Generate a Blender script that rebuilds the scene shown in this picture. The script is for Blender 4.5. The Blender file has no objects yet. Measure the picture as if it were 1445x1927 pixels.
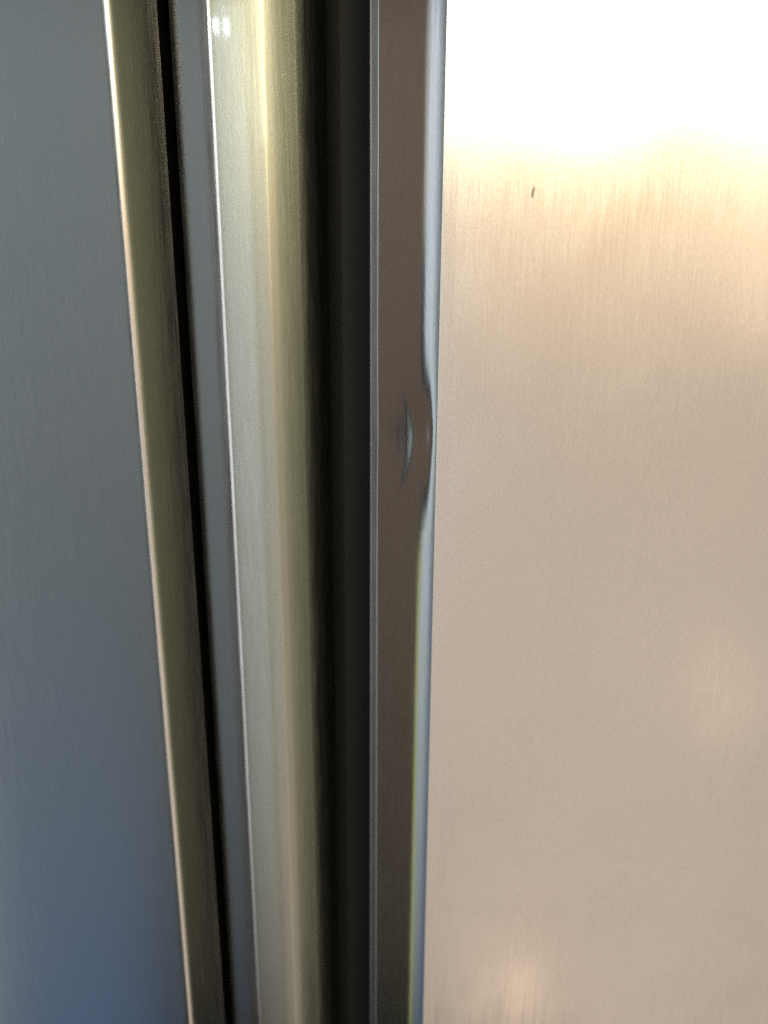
import bpy, math, random
from mathutils import Vector, Matrix, noise

scene = bpy.context.scene
col = scene.collection
R = math.radians
CAMZ = 1.45          # lens height above the floor
D = 0.22             # lens to the plane of the door fronts (y = 0)

# ------------------------------------------------------------------ camera
cam_d = bpy.data.cameras.new('camera')
cam = bpy.data.objects.new('camera', cam_d)
col.objects.link(cam)
cam_d.sensor_fit = 'HORIZONTAL'
cam_d.sensor_width = 36.0
cam_d.lens = 36.0 * 1447.0 / 1445.0
cam_d.clip_start = 0.01
cam_d.clip_end = 100.0
TILT, ROLL = 16.0, 0.29
cam.matrix_world = (Matrix.Translation((0, -D, CAMZ)) @ Matrix.Rotation(R(90 - TILT), 4, 'X')
                    @ Matrix.Rotation(R(ROLL), 4, 'Z'))
cam_d.dof.use_dof = True
cam_d.dof.focus_distance = 0.205
cam_d.dof.aperture_fstop = 13.0
scene.camera = cam

# ------------------------------------------------------------------ world, exposure
world = bpy.data.worlds.new('World')
scene.world = world
world.use_nodes = True
bg = world.node_tree.nodes['Background']
bg.inputs['Color'].default_value = (0.80, 0.85, 0.80, 1)
bg.inputs['Strength'].default_value = 0.015
scene.view_settings.view_transform = 'Standard'
scene.view_settings.look = 'None'
scene.view_settings.exposure = 0.0
scene.view_settings.gamma = 1.0
scene.view_settings.use_curve_mapping = False
scene.cycles.use_denoising = False

# ------------------------------------------------------------------ lamps: window, daylight, diodes, the rest added for reflections
def lamp(name, phi0, phi1, rad, z0, z1, color, top, bottom=None):
    """upright soft lamp facing the doors between two bearings (degrees to the right of straight out);
    z0, z1 heights from the lens; radiance at its upper and lower end"""
    phi = (phi0 + phi1) / 2
    width = 2 * rad * math.tan(R(phi1 - phi0) / 2)
    ld = bpy.data.lights.new(name, 'AREA')
    ld.shape = 'RECTANGLE'
    ld.size, ld.size_y = width, z1 - z0
    ld.color = color
    ld.energy = math.pi * width * (z1 - z0)
    bottom = top if bottom is None else bottom
    ld.use_nodes = True
    nt = ld.node_tree
    em = nt.nodes['Emission']
    em.inputs['Strength'].default_value = top
    if bottom != top:
        g = nt.nodes.new('ShaderNodeNewGeometry')
        sp = nt.nodes.new('ShaderNodeSeparateXYZ')
        mr = nt.nodes.new('ShaderNodeMapRange')
        nt.links.new(g.outputs['Parametric'], sp.inputs[0])
        nt.links.new(sp.outputs['Y'], mr.inputs['Value'])
        mr.inputs['To Min'].default_value = bottom
        mr.inputs['To Max'].default_value = top
        nt.links.new(mr.outputs['Result'], em.inputs['Strength'])
    o = bpy.data.objects.new(name, ld)
    o.location = (rad * math.sin(R(phi)), -rad * math.cos(R(phi)), CAMZ + (z0 + z1) / 2)
    o.rotation_euler = (R(90), 0, R(phi))
    col.objects.link(o)
    return o

ZF = -CAMZ + 0.02
lamp('warm_fill_lamp', 2, 46, 0.84, ZF, 0.45, (1.0, 0.81, 0.645), 0.80)  # added area lamp, stands in for the warm lit room reflected at right
lamp('halo_fill_lamp', 5, 46, 1.10, -0.16, 0.235, (1.0, 0.60, 0.22), 0.75, 0.0)  # added to make the orange halo below the window's reflection
lamp('window_lamp', 4, 42, 1.15, 0.248, 0.85, (1.0, 0.87, 0.54), 5.0)
lamp('olive_edge_fill_lamp', 57, 69, 1.05, ZF, 0.45, (0.95, 0.92, 0.50), 0.21, 0.04)  # added to tint the left door's bevel olive, no real source
lamp('olive_recess_fill_lamp', 44, 57, 1.15, ZF, 0.45, (0.92, 0.95, 0.55), 0.36, 0.13)  # added for the olive fade in the handle recess, no curtain there
lamp('cool_fill_lamp', -41, -15, 0.90, ZF, 0.40, (0.80, 0.94, 0.98), 0.31, 0.02)  # added area lamp, stands in for the blue-grey surroundings at left
lamp('blue_fill_lamp', -41, -25, 0.90, ZF, -0.25, (0.22, 0.46, 1.0), 0.0, 0.27)  # added to turn the lower left panel bluer
lamp('daylight_lamp', -55, -41, 0.92, ZF, 0.40, (0.80, 0.92, 1.0), 1.25, 0.15)
lamp('pale_lip_fill_lamp', -63, -55, 1.15, 0.08, 0.45, (1.0, 0.98, 0.85), 0.55)  # added for the grey-cream band at the top of the lip
lamp('green_lip_fill_lamp', -63, -55, 0.95, ZF, -0.38, (0.80, 0.88, 0.32), 0.55)  # added for the yellow-green fringe low on the lip, no garden there
lamp('recess_fill_lamp', -4, 1, 0.90, ZF, 0.36, (0.88, 0.96, 1.0), 2.7, 0.05)  # added narrow light so the recess shows a bluish-white band
lamp('dim_fill_lamp', -15, -4, 0.92, ZF, 0.45, (1.0, 0.84, 0.72), 0.06, 0.03)  # added brown fill so the dark gap in the reflections is not black
lamp('brown_flange_fill_lamp', -92, -64, 1.05, ZF, 0.45, (1.0, 0.72, 0.54), 0.19, 0.02)  # added to give the lip's flange its brown reflection, no hall there
# small lights that show as spots in the steel: a pair of bright diodes, then added reflection patches
lamp('diode_lamp', -2.75, -2.2, 1.45, 0.48, 0.50, (0.70, 0.88, 1.0), 70)
lamp('diode_lamp', -1.1, -0.55, 1.45, 0.48, 0.50, (0.70, 0.88, 1.0), 70)
lamp('slim_patch_fill_lamp', 26.6, 31.0, 1.16, -0.06, 0.20, (1.0, 0.80, 0.55), 0.55, 0.55)  # added, stands in for a pale upright shape reflected at far right
lamp('low_glow_fill_lamp', 12, 22, 0.63, -1.04, -0.84, (1.0, 0.68, 0.42), 0.30)  # added to make the wide part of the low reflected glow
lamp('low_glow_fill_lamp', 14, 20, 0.65, -1.03, -0.92, (1.0, 0.66, 0.40), 0.50)  # added smaller light, brightens the middle of that glow
lamp('soft_side_fill_lamp', 27, 34, 1.15, -0.74, -0.58, (1.0, 0.85, 0.66), 0.26)  # added to make a soft light patch on the right panel

# ------------------------------------------------------------------ materials
def new_mat(name):
    m = bpy.data.materials.new(name)
    m.use_nodes = True
    nt = m.node_tree
    return m, nt, nt.nodes['Principled BSDF']

def brushed(name, base, rough, grain=0.35, metallic=1.0, sx=2300.0, sz=640.0, smear=1.0):
    """brushed sheet steel: short upright grain as fine relief and slight roughness change"""
    m, nt, p = new_mat(name)
    N, L = nt.nodes.new, nt.links.new
    p.inputs['Metallic'].default_value = metallic
    tc = N('ShaderNodeTexCoord')
    mp = N('ShaderNodeMapping'); mp.inputs['Scale'].default_value = (sx, sx, sz)
    L(tc.outputs['Object'], mp.inputs['Vector'])
    n1 = N('ShaderNodeTexNoise'); n1.inputs['Scale'].default_value = 1.0
    n1.inputs['Detail'].default_value = 2.0
    L(mp.outputs['Vector'], n1.inputs['Vector'])
    mp2 = N('ShaderNodeMapping'); mp2.inputs['Scale'].default_value = (1500, 1500, 60)
    L(tc.outputs['Object'], mp2.inputs['Vector'])
    n2 = N('ShaderNodeTexNoise'); n2.inputs['Scale'].default_value = 1.0
    n2.inputs['Detail'].default_value = 3.0
    L(mp2.outputs['Vector'], n2.inputs['Vector'])
    add = N('ShaderNodeMath'); add.operation = 'MULTIPLY_ADD'
    L(n2.outputs['Fac'], add.inputs[0]); add.inputs[1].default_value = 0.25
    L(n1.outputs['Fac'], add.inputs[2])
    b = N('ShaderNodeBump')
    b.inputs['Strength'].default_value = grain
    b.inputs['Distance'].default_value = 0.00004
    L(add.outputs[0], b.inputs['Height'])
    L(b.outputs['Normal'], p.inputs['Normal'])
    mr = N('ShaderNodeMapRange')
    mr.inputs['From Min'].default_value = 0.3; mr.inputs['From Max'].default_value = 0.7
    mr.inputs['To Min'].default_value = rough * 0.85; mr.inputs['To Max'].default_value = rough * 1.2
    L(n2.outputs['Fac'], mr.inputs['Value'])
    n3 = N('ShaderNodeTexNoise'); n3.inputs['Scale'].default_value = 26.0
    n3.inputs['Detail'].default_value = 4.0; n3.inputs['Distortion'].default_value = 0.2
    L(tc.outputs['Object'], n3.inputs['Vector'])
    sm = N('ShaderNodeMapRange')                     # hand smears: the sheet is a little duller in patches
    sm.inputs['From Min'].default_value = 0.35; sm.inputs['From Max'].default_value = 0.68
    sm.inputs['To Min'].default_value = 1 - 0.12 * smear; sm.inputs['To Max'].default_value = 1 + 0.30 * smear
    L(n3.outputs['Fac'], sm.inputs['Value'])
    ml = N('ShaderNodeMath'); ml.operation = 'MULTIPLY'
    L(mr.outputs['Result'], ml.inputs[0]); L(sm.outputs['Result'], ml.inputs[1])
    L(ml.outputs[0], p.inputs['Roughness'])
    cr = N('ShaderNodeMapRange')
    cr.inputs['From Min'].default_value = 0.25; cr.inputs['From Max'].default_value = 0.75
    cr.inputs['To Min'].default_value = 0.93; cr.inputs['To Max'].default_value = 1.05
    L(n1.outputs['Fac'], cr.inputs['Value'])
    mx = N('ShaderNodeMix'); mx.data_type = 'RGBA'; mx.blend_type = 'MULTIPLY'
    mx.inputs['Factor'].default_value = 1.0
    mx.inputs['A'].default_value = (*base, 1)
    L(cr.outputs['Result'], mx.inputs['B'])
    L(mx.outputs['Result'], p.inputs['Base Color'])
    return m

def plain(name, base, rough, metallic=0.0):
    m, nt, p = new_mat(name)
    N, L = nt.nodes.new, nt.links.new
    tc = N('ShaderNodeTexCoord')
    n = N('ShaderNodeTexNoise'); n.inputs['Scale'].default_value = 900.0
    L(tc.outputs['Object'], n.inputs['Vector'])
    b = N('ShaderNodeBump'); b.inputs['Strength'].default_value = 0.1; b.inputs['Distance'].default_value = 0.0001
    L(n.outputs['Fac'], b.inputs['Height']); L(b.outputs['Normal'], p.inputs['Normal'])
    p.inputs['Base Color'].default_value = (*base, 1)
    p.inputs['Roughness'].default_value = rough
    p.inputs['Metallic'].default_value = metallic
    return m

STEEL = brushed('brushed_steel', (0.64, 0.63, 0.62), 0.19, 0.34)
STEEL_CLEAN = brushed('wiped_brushed_steel', (0.64, 0.63, 0.62), 0.19, 0.15, smear=0.0)
EDGE = brushed('rolled_steel_edge', (0.64, 0.63, 0.62), 0.18, 0.22, smear=0.0)
POCKET = brushed('silver_lacquered_pocket', (0.385, 0.405, 0.36), 0.28, 0.22, smear=0.0)
_p = POCKET.node_tree.nodes['Principled BSDF']
_p.inputs['Coat Weight'].default_value = 1.0
_p.inputs['Coat Roughness'].default_value = 0.04
DARK = plain('charcoal_plastic', (0.03, 0.03, 0.028), 0.55)
RUBBER = plain('black_gasket_rubber', (0.012, 0.012, 0.012), 0.6)
CABINET = plain('grey_cabinet_paint', (0.10, 0.10, 0.10), 0.45)
SPECK = plain('dark_speck', (0.75, 0.60, 0.40), 0.5)

# ------------------------------------------------------------------ mesh helpers
def link(o, parent):
    col.objects.link(o)
    o.parent = parent
    return o

def mesh_obj(name, verts, faces, mat, parent, smooth=True):
    me = bpy.data.meshes.new(name)
    me.from_pydata(verts, [], faces)
    me.materials.append(mat)
    if smooth:
        me.polygons.foreach_set('use_smooth', [True] * len(me.polygons))
    me.update()
    return link(bpy.data.objects.new(name, me), parent)

def box(name, lo, hi, mat, parent, bevel=0.0):
    x0, y0, z0 = lo; x1, y1, z1 = hi
    v = [(x0,y0,z0),(x1,y0,z0),(x1,y1,z0),(x0,y1,z0),(x0,y0,z1),(x1,y0,z1),(x1,y1,z1),(x0,y1,z1)]
    f = [(0,3,2,1),(4,5,6,7),(0,1,5,4),(1,2,6,5),(2,3,7,6),(3,0,4,7)]
    o = mesh_obj(name, v, f, mat, parent, False)
    if bevel:
        b = o.modifiers.new('bevel', 'BEVEL'); b.width = bevel; b.segments = 3
    return o

def rounded(pts, step=0.0006):
    """pts: (x, y, radius) -> dense plan outline with filleted corners"""
    out = [Vector(pts[0][:2])]
    for i in range(1, len(pts) - 1):
        a, b, c = (Vector(pts[k][:2]) for k in (i - 1, i, i + 1))
        r = pts[i][2]
        u, w = (a - b).normalized(), (c - b).normalized()
        ang = u.angle(w)
        if r <= 0 or ang > math.pi - 1e-3:
            out.append(b); continue
        t = r / math.tan(ang / 2)
        t = min(t, (a - b).length * 0.49, (c - b).length * 0.49)
        r = t * math.tan(ang / 2)
        cen = b + (u + w).normalized() * (r / math.sin(ang / 2))
        p0, p1 = b + u * t - cen, b + w * t - cen
        sweep = p0.angle_signed(p1)
        n = max(6, int(abs(sweep) / R(3)))
        for k in range(n + 1):
            th = -sweep * k / n
            out.append(cen + Vector((p0.x * math.cos(th) - p0.y * math.sin(th),
                                     p0.x * math.sin(th) + p0.y * math.cos(th))))
    out.append(Vector(pts[-1][:2]))
    dense = [out[0]]
    for a, b in zip(out, out[1:]):
        L = (b - a).length
        n = max(1, min(150, int(L / step)))
        for k in range(1, n + 1):
            dense.append(a.lerp(b, k / n))
    return dense

def bent(x, y, runs, sign=1):
    """plan outline of a bent sheet: runs of (length mm, start tilt, end tilt) from the door plane, sign +1 runs right"""
    out = [Vector((x, y))]
    for ln, a0, a1 in runs:
        n = max(1, int(abs(a1 - a0) / 2.5), min(30, int(ln / 0.6)))
        for k in range(n):
            a = R(a0 + (a1 - a0) * (k + 0.5) / n)
            d = ln * 0.001 / n
            out.append(out[-1] + Vector((sign * math.cos(a) * d, math.sin(a) * d)))
    return out

def extrude(name, outline, zs, mat, parent, disp=None, thick=0.0008, flip=False):
    s, S = 0.0, [0.0]
    for a, b in zip(outline, outline[1:]):
        s += (b - a).length; S.append(s)
    verts = []
    for z in zs:
        for p, sp in zip(outline, S):
            v = Vector((p.x, p.y, z))
            if disp: v += disp(v, sp)
            verts.append(v[:])
    n = len(outline)
    faces = [((j*n+i, j*n+i+1, (j+1)*n+i+1, (j+1)*n+i) if not flip else (j*n+i, (j+1)*n+i, (j+1)*n+i+1, j*n+i+1)) for j in range(len(zs)-1) for i in range(n-1)]
    # real sheet: front, back and rim faces share no corners, so the flat land stays flat up to its border
    tmp = bpy.data.meshes.new('tmp'); tmp.from_pydata(verts, [], faces)
    nor = [v.normal.copy() for v in tmp.vertices]
    bpy.data.meshes.remove(tmp)
    back = [(Vector(v) - nr * thick)[:] for v, nr in zip(verts, nor)]
    k, m = len(verts), len(zs)
    allv = verts + back
    allf = faces + [tuple(k + i for i in reversed(f)) for f in faces]
    ring = ([i for i in range(n)] + [j * n + n - 1 for j in range(1, m)] +
            [(m - 1) * n + i for i in range(n - 2, -1, -1)] + [j * n for j in range(m - 2, 0, -1)])
    if flip: ring.reverse()
    for a, b in zip(ring, ring[1:] + ring[:1]):
        q = len(allv)
        allv += [verts[a], back[a], back[b], verts[b]]
        allf.append((q, q + 1, q + 2, q + 3))
    return mesh_obj(name, allv, allf, mat, parent)

def levels(z0, z1, dense0=None, dense1=None, fine=0.001, coarse=0.03):
    zs, z = [], z0
    while z < z1:
        zs.append(z)
        z += fine if dense0 is not None and dense0 <= z < dense1 else coarse
    zs.append(z1)
    return zs

# ------------------------------------------------------------------ the refrigerator
fridge = bpy.data.objects.new('refrigerator', None)
col.objects.link(fridge)
fridge['label'] = 'brushed stainless steel refrigerator with two doors, the edge beside its handle recess dented'
fridge['category'] = 'refrigerator'

ZB, ZT = 0.06, 1.76
box('cabinet', (-0.48, 0.075, 0.02), (0.45, 0.70, 1.77), CABINET, fridge, 0.004)

# plan lines (x, y); camera ray slope k gives x = k * (D + y)
def on(k, y): return k * (D + y)

def wavy(v):
    """very slight unevenness of the pressed sheet, a tenth of a millimetre"""
    a = noise.noise(Vector((v.x * 16, 3.1, v.z * 13)))
    return a * 0.00030

# ---- left door
left = box('door', (-0.475, 0.006, ZB + 0.003), (-0.0655, 0.07, ZT - 0.003), DARK, fridge)
left['label'] = 'left door with cool blue-grey brushed front'
xl = on(-0.327, 0)
zl = levels(ZB, ZT, coarse=0.012)
extrude('front_panel', rounded([(-0.478, 0.0, 0), (xl - 0.004, 0.0, 0)], 0.01), zl, STEEL_CLEAN, left,
        lambda v, s: Vector((0, wavy(v) * min(1, max(0, (xl - 0.004 - v.x) / 0.03)), 0)))
extrude('rolled_edge', bent(xl - 0.004, 0.0, [(4.0, 0, 0), (1.4, 0, 9), (0.55, 9, 30), (1.3, 30, 38), (0.4, 38, 42), (7.0, 42, 43.2), (5.0, 43.2, 45.6)]),
        levels(ZB, ZT), STEEL_CLEAN, left)

# ---- right door
xr = on(0.0686, 0)
right = box('door', (-0.040, 0.052, ZB + 0.003), (0.447, 0.07, ZT - 0.003), DARK, fridge)
right['label'] = 'right door with warm reflections, handle recess and dented lip'
SPX = 1385, 1290
def front_disp(v, s):
    f = min(1, max(0, (v.x - xr - 0.004) / 0.03))
    # shallow oil-canning of the sheet bends the reflected window edge
    q = 0.00020 * math.cos(2 * math.pi * (v.x - 0.0525) / 0.058) * math.tanh((v.z - CAMZ - 0.033) / 0.020)
    w = (wavy(v) + q * math.exp(-((v.x - 0.06) / 0.07) ** 2)) * f
    return Vector((0, w, 0))
extrude('front_panel', rounded([(xr + 0.004, 0.0, 0), (0.449, 0.0, 0)], 0.004),
        levels(ZB, ZT, CAMZ - 0.32, CAMZ + 0.10, 0.004, 0.02), STEEL, right, front_disp)

# lip: flat land, rounded shoulder, return flange, small hem
ZD = CAMZ - 0.0395
S0 = 0.0100
def dent(v, s):
    dz = v.z - ZD
    rough = noise.noise(Vector((v.z * 140, s * 260, 7.7)))
    sz = 0.0120 if dz > 0 else 0.0180                 # abrupt at the top, trailing off below
    u = s - S0
    a = 0.00125 * math.exp(-(abs(dz) / sz) ** 1.4) * math.exp(-(u / (0.0036 if u < 0 else 0.0102)) ** 2) * (1 + 0.04 * rough)
    c = s - S0 - 0.0026 - 0.0022 * ((dz + 0.003) / 0.014) ** 2 + 0.0002 * rough   # the crease bows round the knock
    b = 0.00021 * math.exp(-((dz + 0.004) / 0.0160) ** 2) * math.exp(-(c / 0.0015) ** 2)
    k = min(1, max(0, (s - 0.0038) / 0.004)); k = k * k * (3 - 2 * k)
    return Vector((0.80, 0.60, 0)) * (a + b) * k
lip = extrude('dented_lip', bent(xr + 0.004, 0.0, [(4.0, 0, 0), (0.25, 0, 20.5), (3.7, 20.5, 27), (2.8, 27, 38), (13.8, 38, 38),
              (0.5, 38, 6.5), (1.6, 6.5, 6.5), (1.4, 6.5, 170), (6.0, 180, 180)], -1),
        levels(ZB, ZT, ZD - 0.045, ZD + 0.045, 0.0008, 0.03), EDGE, right, dent, 0.0004, True)
lip['label'] = 'folded steel lip with a dent pressed into its rounded edge'

# strip and recess
ys = 0.018
xs0, xs1 = on(-0.2477, ys), on(-0.2120, ys)
box('recess_side', (xs0 + 0.0006, ys + 0.0009, ZB + 0.001), (xs0 + 0.0022, 0.062, ZT - 0.001), DARK, right)
rim = bent(xs0, ys, [(7.3, -2.5, -2.5), (0.6, -2.5, -0.5), (2.3, -0.5, 1.8), (0.4, 1.8, 7.5), (0.6, 7.5, 5.0)])
extrude('recess_rim', rim, levels(ZB, ZT), EDGE, right)
extrude('handle_recess', bent(rim[-1].x, rim[-1].y, [(13.5, 5.0, 7.0), (0.6, 7.0, 25), (11.5, 25, 35), (12.0, 35, 78), (24, 78, 84)]),
        levels(ZB, ZT), POCKET, right)
# gasket in the gap
box('door_gasket', (-0.066, 0.0705, ZB + 0.01), (-0.030, 0.0745, ZT - 0.01), RUBBER, fridge)

# speck of dried dirt on the right front
sv, sf, n = [], [], 14
cx, cz = 0.0391, CAMZ + 0.0256
for k in range(n):
    th = 2 * math.pi * k / n
    w = 0.00055 * math.sin(th) * (1 + 0.3 * math.sin(3 * th))
    h = 0.0019 * math.cos(th)
    sv.append((cx + w + h * 0.12, 0.0004, cz + h))
for k in range(n):
    th = 2 * math.pi * k / n
    sv.append((cx + 0.0003 * math.sin(th) + 0.0012 * math.cos(th) * 0.12, -0.00022, cz + 0.0012 * math.cos(th)))
sv.append((cx, -0.00028, cz))
for k in range(n):
    q = (k + 1) % n
    sf += [(k, q, n + q, n + k), (n + k, n + q, 2 * n)]
mesh_obj('dirt_speck', sv, sf, SPECK, right)
